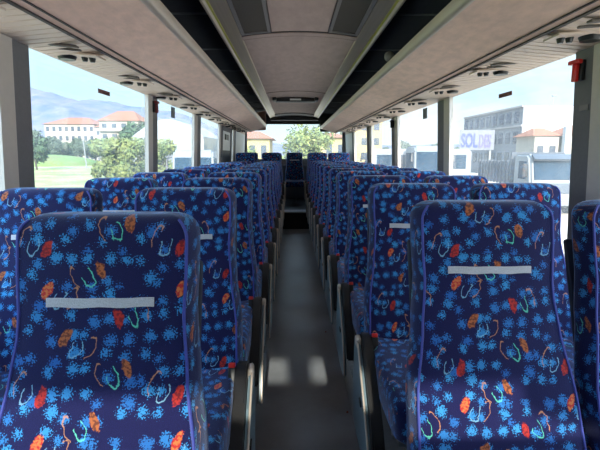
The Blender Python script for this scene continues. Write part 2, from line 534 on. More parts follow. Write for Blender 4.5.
XA = .461
XWS = {-1: .970, 1: .913}
POD, PLAT = .20, .35
DL, DR, PITCH = .94, 1.185, .72
for k in range(13):
    zf = POD if k < 11 else PLAT
    for side, D0 in ((-1, DL), (1, DR)):
        y = D0 + PITCH * k - .19 - (.015 if k == 0 else 0)
        sn = 'left' if side < 0 else 'right'
        for pos in ('aisle', 'window'):
            x = side * (XA if pos == 'aisle' else XWS[side])
            if k == 0 and pos == 'aisle': x = side * (.452 if side < 0 else .456)
            kd = (-side if pos == 'aisle' else 0)
            if k == 0 and pos == 'aisle' and side < 0: lab = 'large blue patterned coach seat filling the lower left, nearest the camera'
            elif k == 0 and pos == 'aisle': lab = 'large blue patterned coach seat at lower right, nearest right of the aisle'
            elif k == 0 and pos == 'window' and side > 0: lab = 'blue patterned coach seat cut off by the right photo edge, front row window'
            elif k == 0: lab = 'blue patterned coach seat at the left photo edge, front row window'
            else:
                lab = 'blue patterned coach seat, %s row from the camera, %s side, beside the %s' % (ORD[k], sn, pos)
            sh = [0.0, 0.0, 0.0]
            if not (k == 0 and side < 0 and pos == 'aisle'):
                sh = [rng.uniform(0, TW), rng.uniform(0, TH), 0.0]
            if k == 0 and side > 0 and pos == 'aisle': sh = [-.02, .06, 0.0]
            seat(kd, x, y, zf, lab, 'blue patterned seats %s of the aisle' % sn, sh)
RN = ['left-hand corner seat', 'seat between left corner and centre', 'middle seat facing straight down the aisle', 'seat between centre and right corner', 'right-hand corner seat']
for i in range(5):
    seat(0, .515 * (i - 2) + .0, 10.50 - .19, PLAT + .01, 'dark blue coach seat in the rear bench row, ' + RN[i], 'rear bench seats under the back window',
         [rng.uniform(0, TW), rng.uniform(0, TH), 0.0])

# ------------------------------------------------------------------ body shell
YF, YR = -1.7, 11.05
BX = {-1: 1.203, 1: 1.251}
def wx(z, s=1): return BX[s] + (1.42 - z) * .045     # inner wall x at height z
WT, WB = 1.874, .92                            # window top / sill
bm = bmesh.new(); box(bm, -.283, .283, YF, 8.5, -.04, 0); struct(to_obj('floor', bm, M['floor']))
bm = bmesh.new(); box(bm, -.283, .283, 8.5, YR, .26, PLAT - .02); struct(to_obj('floor', bm, M['black'])).name = 'floor_rear_platform'
for s, n in ((-1, 'left'), (1, 'right')):
    bm = bmesh.new()
    for (y0, y1, zt) in ((YF, 8.2, POD), (8.2, YR, PLAT)):
        box(bm, min(s * .283, s * 1.27), max(s * .283, s * 1.27), y0, y1, -.04, zt)
    o = struct(to_obj('floor_podium_' + n, bm, M['wallp']))
    bm = bmesh.new()
    prism(bm, [(s * .268, .0), (s * .283, .0), (s * .283, POD), (s * .30, POD), (s * .30, POD + .006), (s * .268, POD + .006)], YF, 8.2)
    struct(to_obj('trim_1' if s < 0 else 'trim_2', bm, M['threshold']))
# step up to the rear platform
bm = bmesh.new(); box(bm, -.283, .283, 8.485, 8.50, 0, .315); o = struct(to_obj('trim_3', bm, M['black']))
bm = bmesh.new(); box(bm, -.283, .283, 8.46, 8.8, .312, .336, .004); struct(to_obj('trim_4', bm, M['threshold']))
bm = bmesh.new(); box(bm, -.28, .28, 7.95, 8.46, .0, .008, .002); struct(to_obj('trim_5', bm, M['threshold']))

PILLS = {-1: [(-.05, .09), (1.78, 2.005), (3.57, 3.84), (5.22, 5.64), (7.0, 7.38), (8.58, 9.1)],
         1: [(-.05, .09), (1.85, 2.085), (3.69, 4.02), (5.49, 5.87), (7.3, 7.81), (9.3, 9.7)]}
PILLS = {k_: [(a_ * 1.012, b_ * 1.012) for a_, b_ in v_] for k_, v_ in PILLS.items()}
for s, n in ((-1, 'left'), (1, 'right')):
    def quadwall(bm, y0, y1, z0, z1, th=.05, off=0.0):
        pr = [(s * (wx(z0, s) + off), z0), (s * (wx(z1, s) + off), z1), (s * (wx(z1, s) + off + th), z1), (s * (wx(z0, s) + off + th), z0)]
        prism(bm, pr, y0, y1)
    bm = bmesh.new(); quadwall(bm, YF, YR, 0.0, WB); struct(to_obj('wall_' + n, bm, M['wallp']))
    bm = bmesh.new(); quadwall(bm, YF, YR, WT, 2.36, .016); struct(to_obj('wall_%s_upper' % n, bm, M['soffit']))
    # sill
    bm = bmesh.new(); prism(bm, [(s * (wx(WB, s) - .03), WB - .02), (s * (wx(WB, s) + .05), WB - .02), (s * (wx(WB, s) + .05), WB + .012), (s * (wx(WB, s) - .03), WB + .012)], YF, 9.2)
    struct(to_obj('trim_6' if s < 0 else 'trim_7', bm, M['pillar_light']))
    # pillars
    for i, (a, b) in enumerate(PILLS[s]):
        mid = a + (b - a) * .42
        bm = bmesh.new()
        pr = lambda z0, z1, d, t: [(s * (wx(z0, s) - d), z0), (s * (wx(z1, s) - d), z1), (s * (wx(z1, s) + t), z1), (s * (wx(z0, s) + t), z0)]
        prism(bm, pr(WB, WT, .014, .016), a, mid, mi=0)
        prism(bm, pr(WB, WT, .004, .016), mid, b, mi=1)
        o = to_obj('pillar_%s_%d' % (n, i), bm, [M['pillar_light'], M['pillar_dark']])
        o.name = 'trim_%d' % (20 + i + (0 if s < 0 else 10)); struct(o)
    # glass
    PL = PILLS[s]; gaps = [(YF, -.05)] + [(PL[q][1], PL[q + 1][0]) for q in range(4 if s < 0 else 5)]
    for i, (a, b) in enumerate(gaps):
        bm = bmesh.new()
        z0, z1 = WB, WT
        prism(bm, [(s * (wx(z0, s) + .010), z0), (s * (wx(z1, s) + .010), z1), (s * (wx(z1, s) + .015), z1), (s * (wx(z0, s) + .015), z0)], a, b)
        struct(to_obj('window_%d' % (i + 1 + (0 if s < 0 else 10)), bm, M['glass']))
    # blind panel at the back
    bm = bmesh.new(); quadwall(bm, PILLS[s][-1][1], YR, WB, WT, .04, -.0)
    o = struct(to_obj('wall_%s_rear_panel' % n, bm, M['white']))

s = -1
# rear door on the left
dr = struct(thing('door_1', None, None, (0, 0, 0)))
for k in ('label', 'category'):
    if k in dr: del dr[k]
bm = bmesh.new()
for (y0, y1, z0, z1) in ((7.38, 7.47, WB, WT), (8.42, 8.58, WB, WT), (7.38, 8.58, 1.80, WT)):
    prism(bm, [(-(wx(z0, s) - .012), z0), (-(wx(z1, s) - .012), z1), (-(wx(z1, s) + .04), z1), (-(wx(z0, s) + .04), z0)], y0, y1)
to_obj('door_frame', bm, M['pillar_dark'], dr)
bm = bmesh.new(); prism(bm, [(-(wx(1.48, -1)), 1.48), (-wx(1.8, -1), 1.8), (-(wx(1.8, -1) + .03), 1.8), (-(wx(1.48, -1) + .03), 1.48)], 7.47, 8.42)
hp = to_obj('upper_panel', bm, M['white'], dr)
bm = bmesh.new(); box(bm, -(wx(1.7, -1) - .012), -(wx(1.7, -1) + .01), 7.75, 8.1, 1.66, 1.75, .004)
to_obj('latch_box', bm, M['black'], hp)
bm = bmesh.new(); prism(bm, [(-(wx(WB, -1)), WB), (-wx(1.48, -1), 1.48), (-(wx(1.48, -1) + .03), 1.48), (-(wx(WB, s) + .03), WB)], 7.47, 8.42)
to_obj('lower_panel', bm, M['black'], dr)

# rear wall and window
bm = bmesh.new()
box(bm, -1.28, 1.28, YR, YR + .06, 0, 1.30); box(bm, -1.28, -1.14, YR, YR + .06, 1.30, 2.13); box(bm, 1.16, 1.28, YR, YR + .06, 1.30, 2.13)
struct(to_obj('wall_back', bm, M['pillar_dark']))
bm = bmesh.new(); box(bm, -1.28, 1.28, YR - .02, YR + .06, 2.125, 2.42); struct(to_obj('wall_back_header', bm, M['black']))
bm = bmesh.new(); box(bm, -1.14, 1.16, YR + .02, YR + .026, 1.30, 2.13); struct(to_obj('window_30', bm, M['glass']))
bm = bmesh.new(); box(bm, -1.2, 1.2, YR - .25, YR, 1.12, 1.16); struct(to_obj('trim_40', bm, M['wallp']))

# front bulkhead behind the camera, windscreen split by a post added to part the floor sun
bm = bmesh.new()
box(bm, -1.28, 1.28, YF - .06, YF, -.04, 1.0); box(bm, -1.28, 1.28, YF - .06, YF, 2.10, 2.42)
for x0, x1 in ((-1.28, -1.18), (.04, .20), (1.18, 1.28)): box(bm, x0, x1, YF - .06, YF, 1.0, 2.10)  # middle one is an added post, shading the gap between sun patches
struct(to_obj('wall_front', bm, M['pillar_dark']))
for i, (x0, x1) in enumerate(((-1.18, .04), (.20, 1.18))):
    bm = bmesh.new(); box(bm, x0, x1, YF - .035, YF - .03, 1.0, 2.10); struct(to_obj('window_%d' % (40 + i), bm, M['screen']))
bm = bmesh.new(); box(bm, -1.2, 1.2, -.53, -.5, 0, 1.40); struct(to_obj('wall_front_partition', bm, M['wallp']))  # added unseen panel that cuts the low sun off the nearer floor
# ceiling (arched) and roof
CW = .437
def cz(x): return 2.29 + .034 * (1 - (x / CW) ** 2)
def arch(bm, y0, y1, x0=-CW, x1=CW, dz=0.0, th=.02, n=14):
    xs = [x0 + (x1 - x0) * i / n for i in range(n + 1)]
    prism(bm, [(x, cz(x) + dz) for x in xs] + [(x, cz(x) + dz + th) for x in xs[::-1]], y0, y1)
bm = bmesh.new(); arch(bm, YF, 10.75); o = struct(to_obj('ceiling', bm, M['ceiling'], smooth=True))
bm = bmesh.new(); prism(bm, [(-1.3, 2.36), (1.3, 2.36), (1.22, 2.44), (-1.22, 2.44)], YF, YR + .06); struct(to_obj('ceiling_roof', bm, M['rackdark']))
i = 50
for (y0, y1, dz, m) in ((3.555, 3.64, -.008, 'ceiling'), (3.64, 3.655, -.006, 'rubber'), (3.53, 3.555, -.004, 'rubber'), (6.74, 6.757, -.004, 'rubber'), (10.2, 10.75, -.02, 'groove')):
    bm = bmesh.new(); arch(bm, y0, y1, dz=dz, th=.02)
    struct(to_obj('trim_%d' % i, bm, M[m], smooth=True)); i += 1
bm = bmesh.new(); box(bm, -.56, .56, 10.75, YR, 2.20, 2.36); struct(to_obj('trim_60', bm, M['black']))
# roof air grilles
for s, n in ((-1, 'left'), (1, 'right')):
    t = thing('roof_grille', 'dark roof grille in a grey frame on the ceiling, %s of centre' % n, 'vent', (s * .32, 2.5, 2.29), group='grilles in the ceiling')
    bm = bmesh.new()
    zc = lambda x: cz(s * .32 + x) - 2.29
    def gb(bm, x0, x1, y0, y1, d0, d1):
        n_ = 6; xs = [x0 + (x1 - x0) * k / n_ for k in range(n_ + 1)]
        prism(bm, [(x, zc(x) + d0) for x in xs] + [(x, zc(x) + d1) for x in xs[::-1]], y0, y1)
    for (x0, x1, y0, y1) in ((-.107, -.085, -1.7, 1.0), (.085, .107, -1.7, 1.0), (-.085, .085, .975, 1.0), (-.085, .085, -1.7, -1.67)):
        gb(bm, x0, x1, y0, y1, -.012, .004)
    to_obj('grille_frame', bm, M['frame'], t)
    bm = bmesh.new(); gb(bm, -.085, .085, -1.67, .975, -.004, .004); to_obj('grille_panel', bm, M['grill'], t)
    bm = bmesh.new()
    for q in range(2):
        x = (-.112, .109)[q]; gb(bm, x, x + .004, -1.7, 1.004, -.005, .004)
    gb(bm, -.112, .113, 1.0, 1.006, -.005, .004)
    to_obj('seam', bm, M['rubber'], t)

# roof hatch lever bar
t = thing('hatch_handle', 'dark hatch opening bar with upturned ends on the rear ceiling', 'handle', (.0, 7.55, 2.31))
bm = bmesh.new(); box(bm, -.33, .33, -.10, .10, -.055, .012, .02, 3); to_obj('bar', bm, M['black'], t, smooth=True)
bm = bmesh.new(); box(bm, -.09, .09, -.106, -.10, -.04, -.012, .002); tag(to_obj('label_plate', bm, M['white'], t), 'pale printed plate')
for sx in (-.335, .335):
    bm = bmesh.new(); box(bm, sx - .03, sx + .03, -.22, .06, -.05, .0, .012, 2); to_obj('grip', bm, M['black'], t, smooth=True)

# light rails beside the ceiling
for s, n in ((-1, 'left'), (1, 'right')):
    t = thing('ceiling_rail', 'long silver ceiling rail with a yellow line, %s edge of the ceiling' % n, 'rail', (0, 0, 0), group='rails along the ceiling')
    Y1 = 10.75
    bm = bmesh.new(); prism(bm, [(s * .430, 2.292), (s * .436, 2.282), (s * .524, 2.262), (s * .524, 2.33), (s * .43, 2.33)], YF, Y1); to_obj('rail_face', bm, M['alu'], t)
    bm = bmesh.new(); prism(bm, [(s * .524, 2.258), (s * .536, 2.255), (s * .536, 2.32), (s * .524, 2.32)], YF, Y1); tag(to_obj('yellow_strip', bm, M['yellow'], t), 'thin yellow line')
    bm = bmesh.new(); prism(bm, [(s * .536, 2.254), (s * .548, 2.244), (s * .562, 2.244), (s * .566, 2.252), (s * .566, 2.33), (s * .536, 2.33)], YF, Y1); to_obj('outer_edge', bm, M['lip'], t)

# luggage racks
for s, n in ((-1, 'left'), (1, 'right')):
    t = thing('luggage_rack', 'long beige fabric luggage rack with a pale lip above the %s windows' % n, 'rack', (0, 0, 0), group='overhead luggage racks')
    Y1 = 9.85 if s < 0 else 10.7
    und = [(s * .955, 1.898), (s * .90, 1.915), (s * .80, 1.947), (s * .70, 1.973), (s * .63, 1.990)]
    bm = bmesh.new()
    prism(bm, und + [(s * .63, 2.005), (s * .955, 1.93)], YF, Y1)
    if s < 0:   # rounded closing end
        for k in range(5):
            a = k / 5; b = (k + 1) / 5
            ya, yb = Y1 + a * .32, Y1 + b * .32
            c = math.sqrt(max(0, 1 - b * b))
            xin = .97 - (.97 - .63) * c if b < 1 else .95
            prism(bm, [(s * .97, 1.895), (s * xin, 1.895 + (.97 - xin) * .28), (s * xin, 2.005), (s * .97, 1.93)], ya, yb)
    to_obj('underside_panel', bm, M['rack'], t, smooth=True)
    bm = bmesh.new()
    prof = [(s * .632, 1.990), (s * .618, 1.992), (s * .606, 2.005), (s * .598, 2.028), (s * .598, 2.042), (s * .606, 2.046), (s * .614, 2.040), (s * .632, 2.01)]
    prism(bm, prof, YF, Y1)
    to_obj('lip', bm, M['lip'], t, smooth=True)
    for q, (xa, zz) in enumerate(((.948, 1.894), (.915, 1.905))):
        bm = bmesh.new(); w = .010 if q == 0 else .005
        prism(bm, [(s * xa, zz), (s * (xa + w), zz - w * .3), (s * (xa + w), zz + .01), (s * xa, zz + .01)], YF, Y1)
        to_obj('seam', bm, M['rubber'], t)
    # compartment: floor, back, top
    bm = bmesh.new()
    box(bm, min(s * .632, s * 1.12), max(s * .632, s * 1.12), YF, Y1, 2.002, 2.012)
    box(bm, min(s * 1.11, s * 1.125), max(s * 1.11, s * 1.125), YF, Y1, 2.0, 2.345)
    box(bm, min(s * .57, s * 1.12), max(s * .57, s * 1.12), YF, Y1, 2.335, 2.35)
    to_obj('compartment', bm, M['rackdark'], t)
    y = 1.1
    while y < Y1:
        bm = bmesh.new()
        prism(bm, [(s * .57, 2.325), (s * 1.10, 2.325), (s * 1.10, 2.01), (s * 1.112, 2.01), (s * 1.112, 2.337), (s * .57, 2.337)], y, y + .012)
        to_obj('divider_seam', bm, M['rackline'], t)
        y += 1.02
    if s < 0:  # curved end cap
        bm = bmesh.new()
        pts = []
        for k in range(9):
            a = k / 8 * math.pi / 2
            pts.append((s * (.97 - (.97 - .612) * math.cos(a)), Y1 + .34 * math.sin(a)))
        inner = [(x * 1.0 + (-.0) - s * -.02 * 0, y) for x, y in pts]
        for (x0, y0), (x1, y1) in zip(pts, pts[1:]):
            prism(bm, [(x0, y0), (x1, y1), (x1 + s * .012, y1 - .012), (x0 + s * .012, y0 - .0)], 1.93, 2.33, axis='z')
        to_obj('end_cap', bm, M['rack'], t, smooth=True)
    else:
        bm = bmesh.new(); box(bm, .60, 1.12, Y1, Y1 + .02, 1.93, 2.33, .004); to_obj('end_cap', bm, M['black'], t)

# soffits with reading lamps and nozzles
for s, n in ((-1, 'left'), (1, 'right')):
    X0, X1 = .953, wx(WT, s) + .004
    zf = lambda x: 1.896 + (x - .953) / (wx(WT, s) - .953) * (WT - 1.896)
    bm = bmesh.new()
    y = YF
    # corrugated strip: ridge, groove
    verts = []
    prof = []
    while y < 9.9:
        prof += [(y, 0), (y + .046, 0), (y + .049, .006), (y + .055, .006)]
        y += .058
    lo = []
    for (yy, d) in prof:
        lo.append((bm.verts.new((s * X0, yy, zf(X0) + d)), bm.verts.new((s * X1, yy, zf(X1) + d)),
                   bm.verts.new((s * X0, yy, zf(X0) + .03)), bm.verts.new((s * X1, yy, zf(X1) + .03))))
    for k, (a, b) in enumerate(zip(lo, lo[1:])):
        f = bm.faces.new((a[0], b[0], b[1], a[1])); f.material_index = 1 if k % 4 == 2 else 0
        bm.faces.new((a[2], a[3], b[3], b[2])); bm.faces.new((a[0], a[2], b[2], b[0])); bm.faces.new((a[1], b[1], b[3], a[3]))
    bm.faces.new((lo[0][0], lo[0][1], lo[0][3], lo[0][2])); bm.faces.new((lo[-1][0], lo[-1][2], lo[-1][3], lo[-1][1]))
    struct(to_obj('ceiling_soffit_' + n, bm, [M['soffit'], M['groove']]))
    y0 = 1.49 if s < 0 else 1.87
    WN = ['nearest', 'second', 'third', 'fourth', 'fifth', 'sixth', 'seventh', 'eighth', 'ninth', 'tenth', 'eleventh']
    proto = None
    for k in range(11):
        y = y0 + .78 * k
        if y > 9.6: break
        lab = 'dark reading lamp and air nozzles above the %s windows, %s from the camera' % (n, WN[k])
        grp = 'lamp units over the %s windows' % n
        loc = (s * 1.07, y, zf(1.07))
        if proto is None:
            proto = thing('service_unit', lab, 'lamp', loc, group=grp)
            sl = (WT - 1.896) / (wx(WT, s) - .953)
            def tilt(v, c):
                return None
            Mt = Matrix.Rotation(-math.atan(sl) * -s * -1, 4, 'Y') if False else Matrix.Rotation(math.atan(-sl) * -s, 4, 'Y')
            bm = bmesh.new(); box(bm, -.10, .10, -.06, .055, -.006, .004, .003, M=Mt); to_obj('housing', bm, M['soffit'], proto)
            bm = bmesh.new(); disc(bm, Mt @ Vector((s * .062, .0, -.014)), .037, .024, r2=.047); lp = to_obj('reading_lamp', bm, M['black'], proto, smooth=True)
            for v in lp.data.vertices: v.co.y *= 1.0
            bm = bmesh.new()
            for q in range(2):
                c = Mt @ Vector((-s * (.02 + .036 * q), 0.005, -.014))
                disc(bm, c, .011, .022, r2=.017, seg=12)
            to_obj('air_nozzle', bm, M['black'], proto, smooth=True)
            for (ya, yb, xa, xb) in ((-.24, -.205, -.09, .09), (-.15, -.135, -.08, .07)):
                bm = bmesh.new(); box(bm, xa, xb, ya, yb, -.006, .004, .004, M=Mt); to_obj('vent_slot', bm, M['groove'], proto, smooth=True)
        else:
            o = copy_tree(proto); o.location = loc; o['label'] = lab; o['group'] = grp

# round knob on the right rack edge
bm = bmesh.new(); bmesh.ops.create_uvsphere(bm, u_segments=16, v_segments=8, radius=.035)
for v in bm.verts: v.co = Vector((v.co.x + .606, v.co.y + 3.2, v.co.z + 2.076))
tag(to_obj('round_knob', bm, M['frame'], None, smooth=True), 'small round grey knob standing on the right luggage rack edge', 'knob')

# leaf scraps on the floor
for (x, y, lab) in ((.235, 2.30, 'small orange leaf scrap on the dark aisle floor, nearer one'), (.20, 3.44, 'small orange leaf scrap on the dark aisle floor, farther one')):
    bm = bmesh.new(); pts = [(0, 0, .004), (.009, .004, .010), (.016, .001, .006), (.010, -.008, .003), (.003, -.007, .009)]
    vs = [bm.verts.new((x + a, y + b, c)) for a, b, c in pts]; c0 = bm.verts.new((x + .008, y - .001, .012)); lo = bm.verts.new((x + .008, y - .001, .001))
    for q in range(5): bm.faces.new((vs[q], vs[(q + 1) % 5], c0)); bm.faces.new((vs[(q + 1) % 5], vs[q], lo))
    tag(to_obj('leaf', bm, mat('leaf_orange', rgb(170, 80, 44), .8, noise=.2)), lab, 'leaf')
# emergency hammers
def hammer(x, y, z, s, label, m, rot=0):
    t = thing('safety_hammer', label, 'hammer', (x, y, z))
    bm = bmesh.new(); box(bm, -.012, .012, -.02, .03, -.04, .05, .006); to_obj('holder', bm, M['black'], t, smooth=True)
    bm = bmesh.new(); q = -s
    box(bm, min(q * .012, q * .034), max(q * .012, q * .034), -.012, .012, -.045, .035, .005); to_obj('hammer_handle', bm, m, t, smooth=True)
    bm = bmesh.new(); box(bm, min(q * .010, q * .038), max(q * .010, q * .038), -.03, .04, .03, .05, .006); to_obj('hammer_head', bm, m, t, smooth=True)
hammer(wx(1.765) - .018, 2.05, 1.78, 1, 'red emergency hammer in a black holder on the right front pillar', M['red'])
hammer(-(wx(1.8, -1) - .018), 3.74, 1.79, -1, 'dark red emergency hammer at the top of the left pillar', M['darkred'])
hammer(wx(1.8) - .018, 5.78, 1.79, 1, 'dark emergency hammer on the third pillar of the right wall', M['black'])
bm = bmesh.new(); box(bm, wx(1.62) - .008, wx(1.62) - .003, 2.0, 2.06, 1.61, 1.635); tag(to_obj('label_plate', bm, M['frame']), 'small grey plate on the right front pillar under the red hammer', 'sign')
def sticker(s, y0, y1, z0, z1, m, label):
    bm = bmesh.new()
    pr = [(s * (wx(z0, s) + .007), z0), (s * (wx(z1, s) + .007), z1), (s * (wx(z1, s) + .0098), z1), (s * (wx(z0, s) + .0098), z0)]
    prism(bm, pr, y0, y1); tag(to_obj('window_sticker', bm, m), label, 'sticker')
sticker(-1, 2.75, 2.92, 1.775, 1.80, M['sticker'], 'small brown sticker high on the front left window')
sticker(1, 2.73, 2.90, 1.765, 1.79, M['sticker'], 'small brown sticker high on the front right window')
sticker(-1, 4.36, 4.50, 1.76, 1.86, M['stickergrey'], 'grey upright sticker at the top of the second left window')
sticker(1, 4.42, 4.56, 1.76, 1.86, M['stickergrey'], 'grey upright sticker at the top of the second right window')

# ------------------------------------------------------------------ outside
GZ = -1.3
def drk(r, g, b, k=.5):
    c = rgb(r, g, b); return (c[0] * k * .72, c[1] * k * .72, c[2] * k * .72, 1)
def leafmat(name, c1, c2, sc=1.2):
    m = mat(name, c1, .85, col2=c2, nscale=sc)
    return m
M['leaf1'] = leafmat('foliage_green', drk(96, 128, 78), drk(60, 92, 60))
M['leaf2'] = leafmat('foliage_yellow', drk(172, 178, 96), drk(120, 146, 76))
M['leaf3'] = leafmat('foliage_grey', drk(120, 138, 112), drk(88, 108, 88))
M['bark'] = mat('bark', drk(110, 96, 82), .9, noise=.3, nscale=8)
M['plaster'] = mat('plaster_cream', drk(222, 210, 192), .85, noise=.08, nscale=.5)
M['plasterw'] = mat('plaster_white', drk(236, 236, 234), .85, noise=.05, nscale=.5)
M['plasterg'] = mat('plaster_grey', drk(158, 160, 166), .85, noise=.1, nscale=.4)
M['plastery'] = mat('plaster_yellow', drk(226, 208, 140), .85, noise=.08, nscale=.5)
M['rooft'] = mat('roof_tiles', drk(204, 128, 88), .85, noise=.2, nscale=2)
M['pane'] = mat('window_pane_dark', drk(88, 98, 112), .2, noise=.2, nscale=1)
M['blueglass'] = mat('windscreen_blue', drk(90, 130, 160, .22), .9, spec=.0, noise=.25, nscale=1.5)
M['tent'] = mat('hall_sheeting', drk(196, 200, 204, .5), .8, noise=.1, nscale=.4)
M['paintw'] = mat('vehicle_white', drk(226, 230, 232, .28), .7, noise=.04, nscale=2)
M['paintb'] = mat('dump_body_grey', drk(92, 104, 118), .6, noise=.15, nscale=2)
M['tyre'] = mat('tyre', drk(40, 40, 42), .85, noise=.1)
M['signblue'] = mat('sign_blue', drk(40, 70, 190), .5, noise=.05)
M['signpale'] = mat('sign_pale', drk(110, 100, 170), .5, noise=.05)

def ground():
    m = bpy.data.materials.new('ground_outside'); m.use_nodes = True
    nt = m.node_tree; N = nt.nodes; L = nt.links; p = N['Principled BSDF']; p.inputs['Roughness'].default_value = .95
    tc = N.new('ShaderNodeTexCoord'); sx = N.new('ShaderNodeSeparateXYZ'); L.new(tc.outputs['Object'], sx.inputs[0])
    no = N.new('ShaderNodeTexNoise'); no.inputs['Scale'].default_value = .22; no.inputs['Detail'].default_value = 7; L.new(tc.outputs['Object'], no.inputs['Vector'])
    mr = N.new('ShaderNodeMapRange'); mr.inputs[1].default_value = .38; mr.inputs[2].default_value = .62; L.new(no.outputs['Fac'], mr.inputs[0])
    g = N.new('ShaderNodeMix'); g.data_type = 'RGBA'; g.inputs[6].default_value = drk(132, 158, 82, .8); g.inputs[7].default_value = drk(178, 172, 116, .8); L.new(mr.outputs[0], g.inputs[0])
    a = N.new('ShaderNodeMix'); a.data_type = 'RGBA'; a.inputs[6].default_value = drk(200, 186, 166, .9); a.inputs[7].default_value = drk(214, 198, 176, .9); L.new(mr.outputs[0], a.inputs[0])
    st = N.new('ShaderNodeMapRange'); st.inputs[1].default_value = -8; st.inputs[2].default_value = -6; L.new(sx.outputs[0], st.inputs[0])
    x = N.new('ShaderNodeMix'); x.data_type = 'RGBA'; L.new(st.outputs[0], x.inputs[0]); L.new(g.outputs[2], x.inputs[6]); L.new(a.outputs[2], x.inputs[7])
    L.new(x.outputs[2], p.inputs['Base Color'])
    return m
bm = bmesh.new(); box(bm, -900, 900, -200, 1500, GZ - .5, GZ)
tag(to_obj('ground', bm, ground()), kind='structure')
# grassy bank and path on the left
bm = bmesh.new(); bmesh.ops.create_uvsphere(bm, u_segments=32, v_segments=12, radius=1)
for v in bm.verts: v.co = Vector((-61 + v.co.x * 13, 112 + v.co.y * 14, GZ + v.co.z * 2.6))
tag(to_obj('grassy_bank', bm, mat('bank_grass', drk(126, 176, 74), .9, col2=drk(158, 160, 100), nscale=.12), smooth=True), 'bright green grassy bank beyond the pale path, left window', 'bank')
bm = bmesh.new(); box(bm, -80, -15, 90, 92.5, GZ, GZ + .06); tag(to_obj('path', bm, mat('path_pale', drk(206, 200, 184), .9, noise=.1, nscale=.5)), kind='structure')

# mountains
def mountains(name, y, x0, x1, prof, n, m, depth, seed):
    rg = random.Random(seed); bm = bmesh.new(); rows = []
    from mathutils import noise as mn
    for j in range(9):
        row = []
        for i in range(n + 1):
            x = x0 + (x1 - x0) * i / n
            h = interp(prof, x) * (1 - (j / 8)) ** .8
            d = mn.fractal(Vector((x * .006, j * .35, seed)), 1.0, 2.1, 6) * 26
            h2 = h + d * (.12 if j == 0 else .4) * (1 if j < 8 else 0)
            row.append(bm.verts.new((x, y - depth * j / 8 + d * (1 if 0 < j < 8 else 0), GZ + max(h2, 0) if j < 8 else GZ - 5)))
        rows.append(row)
    back = [bm.verts.new((v.co.x, y + 250, GZ - 5)) for v in rows[0]]
    rows.insert(0, back)
    for a, b in zip(rows, rows[1:]):
        for i in range(n): bm.faces.new((a[i], a[i + 1], b[i + 1], b[i]))
    return tag(to_obj(name, bm, m, smooth=False), kind='structure')
Mm = mat('mountain_rock', drk(96, 118, 156), .95, col2=drk(150, 146, 160), nscale=.03)  # blue of distance haze is put into the rock colour
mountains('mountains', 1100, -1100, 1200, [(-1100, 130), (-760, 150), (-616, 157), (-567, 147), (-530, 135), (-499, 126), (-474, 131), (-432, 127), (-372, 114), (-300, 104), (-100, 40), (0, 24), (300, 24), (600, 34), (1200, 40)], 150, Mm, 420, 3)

# trees
def make_tree(name, leaf, w, h, trunk=.25, n=2200, seed=1, ls=.35):
    rg = random.Random(seed)
    root = thing(name, '', 'tree')
    bm = bmesh.new()
    tube(bm, [(0, 0, 0), (.03 * h, 0, h * .3), (0, .02 * h, h * .7)], [h * .03, h * .022, h * .008], 7)
    for k in range(5):
        a = k * 1.3 + rg.random(); tube(bm, [(0, 0, h * (.25 + .08 * k)), (math.cos(a) * w * .25, math.sin(a) * w * .25, h * (.42 + .09 * k))], [h * .012, h * .005], 5)
    to_obj('trunk', bm, M['bark'], root)
    bm = bmesh.new()
    cl = []
    for k in range(14):
        a = rg.uniform(0, 6.28); r = rg.uniform(0, .36) * w; z = h * rg.uniform(trunk + .12, .88)
        cl.append((Vector((math.cos(a) * r, math.sin(a) * r, z)), rg.uniform(.16, .26) * w))
    for k in range(n):
        c, r = rg.choice(cl)
        d = Vector((rg.gauss(0, 1), rg.gauss(0, 1), rg.gauss(0, .8))); d.normalize()
        p = c + d * r * rg.uniform(.55, 1.05)
        u = Vector((rg.gauss(0, 1), rg.gauss(0, 1), rg.gauss(0, 1))).normalized(); v = u.cross(d)
        if v.length < .1: continue
        v.normalize(); s_ = ls * rg.uniform(.6, 1.3)
        q = [bm.verts.new(p + u * s_), bm.verts.new(p + v * s_ * .5), bm.verts.new(p - u * s_), bm.verts.new(p - v * s_ * .5)]
        bm.faces.new(q)
    for c, r in cl:
        bmesh.ops.create_icosphere(bm, subdivisions=1, radius=r * .45, matrix=Matrix.Translation(c))
    me_o = to_obj('foliage', bm, leaf, root)
    return root
tp = {'green': make_tree('tree', M['leaf1'], 5, 6, seed=1), 'yellow': make_tree('shrub', M['leaf2'], 3.2, 4.2, .05, seed=2, ls=.22),
      'grey': make_tree('tree', M['leaf3'], 5.5, 7, seed=3), 'tall': make_tree('tree', M['leaf2'], 7.5, 8.2, .2, n=3000, seed=4, ls=.26)}
tu = set()
def plant(kind, x, y, sc, label, group, cat='tree', sz=1):
    o = copy_tree(tp[kind]) if kind in tu else tp[kind]
    tu.add(kind)
    o.location = (x, y, GZ - .05); o.scale = (sc, sc, sc * sz); o.rotation_euler = (0, 0, x * 1.7 + y)
    o['label'] = label; o['category'] = cat
    if group: o['group'] = group
G1 = 'grey green trees before the left apartment houses'
for i, (px, py_top, Y) in enumerate(((40, 134, 130), (51, 138, 138), (63, 140, 130), (75, 139, 139), (87, 141, 130), (99, 136, 138), (126, 141, 122), (141, 116, 112))):
    X = (px - 292) / 450 * Y - .06; h = (154 - py_top) / 450 * Y + 2.72
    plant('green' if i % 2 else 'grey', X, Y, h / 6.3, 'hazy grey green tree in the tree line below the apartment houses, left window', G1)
plant('green', -44.6, 80, 1.05, 'dark green tree beside the left front pillar, seen through glass', None)
GY = 'yellow green shrubs near the left window'
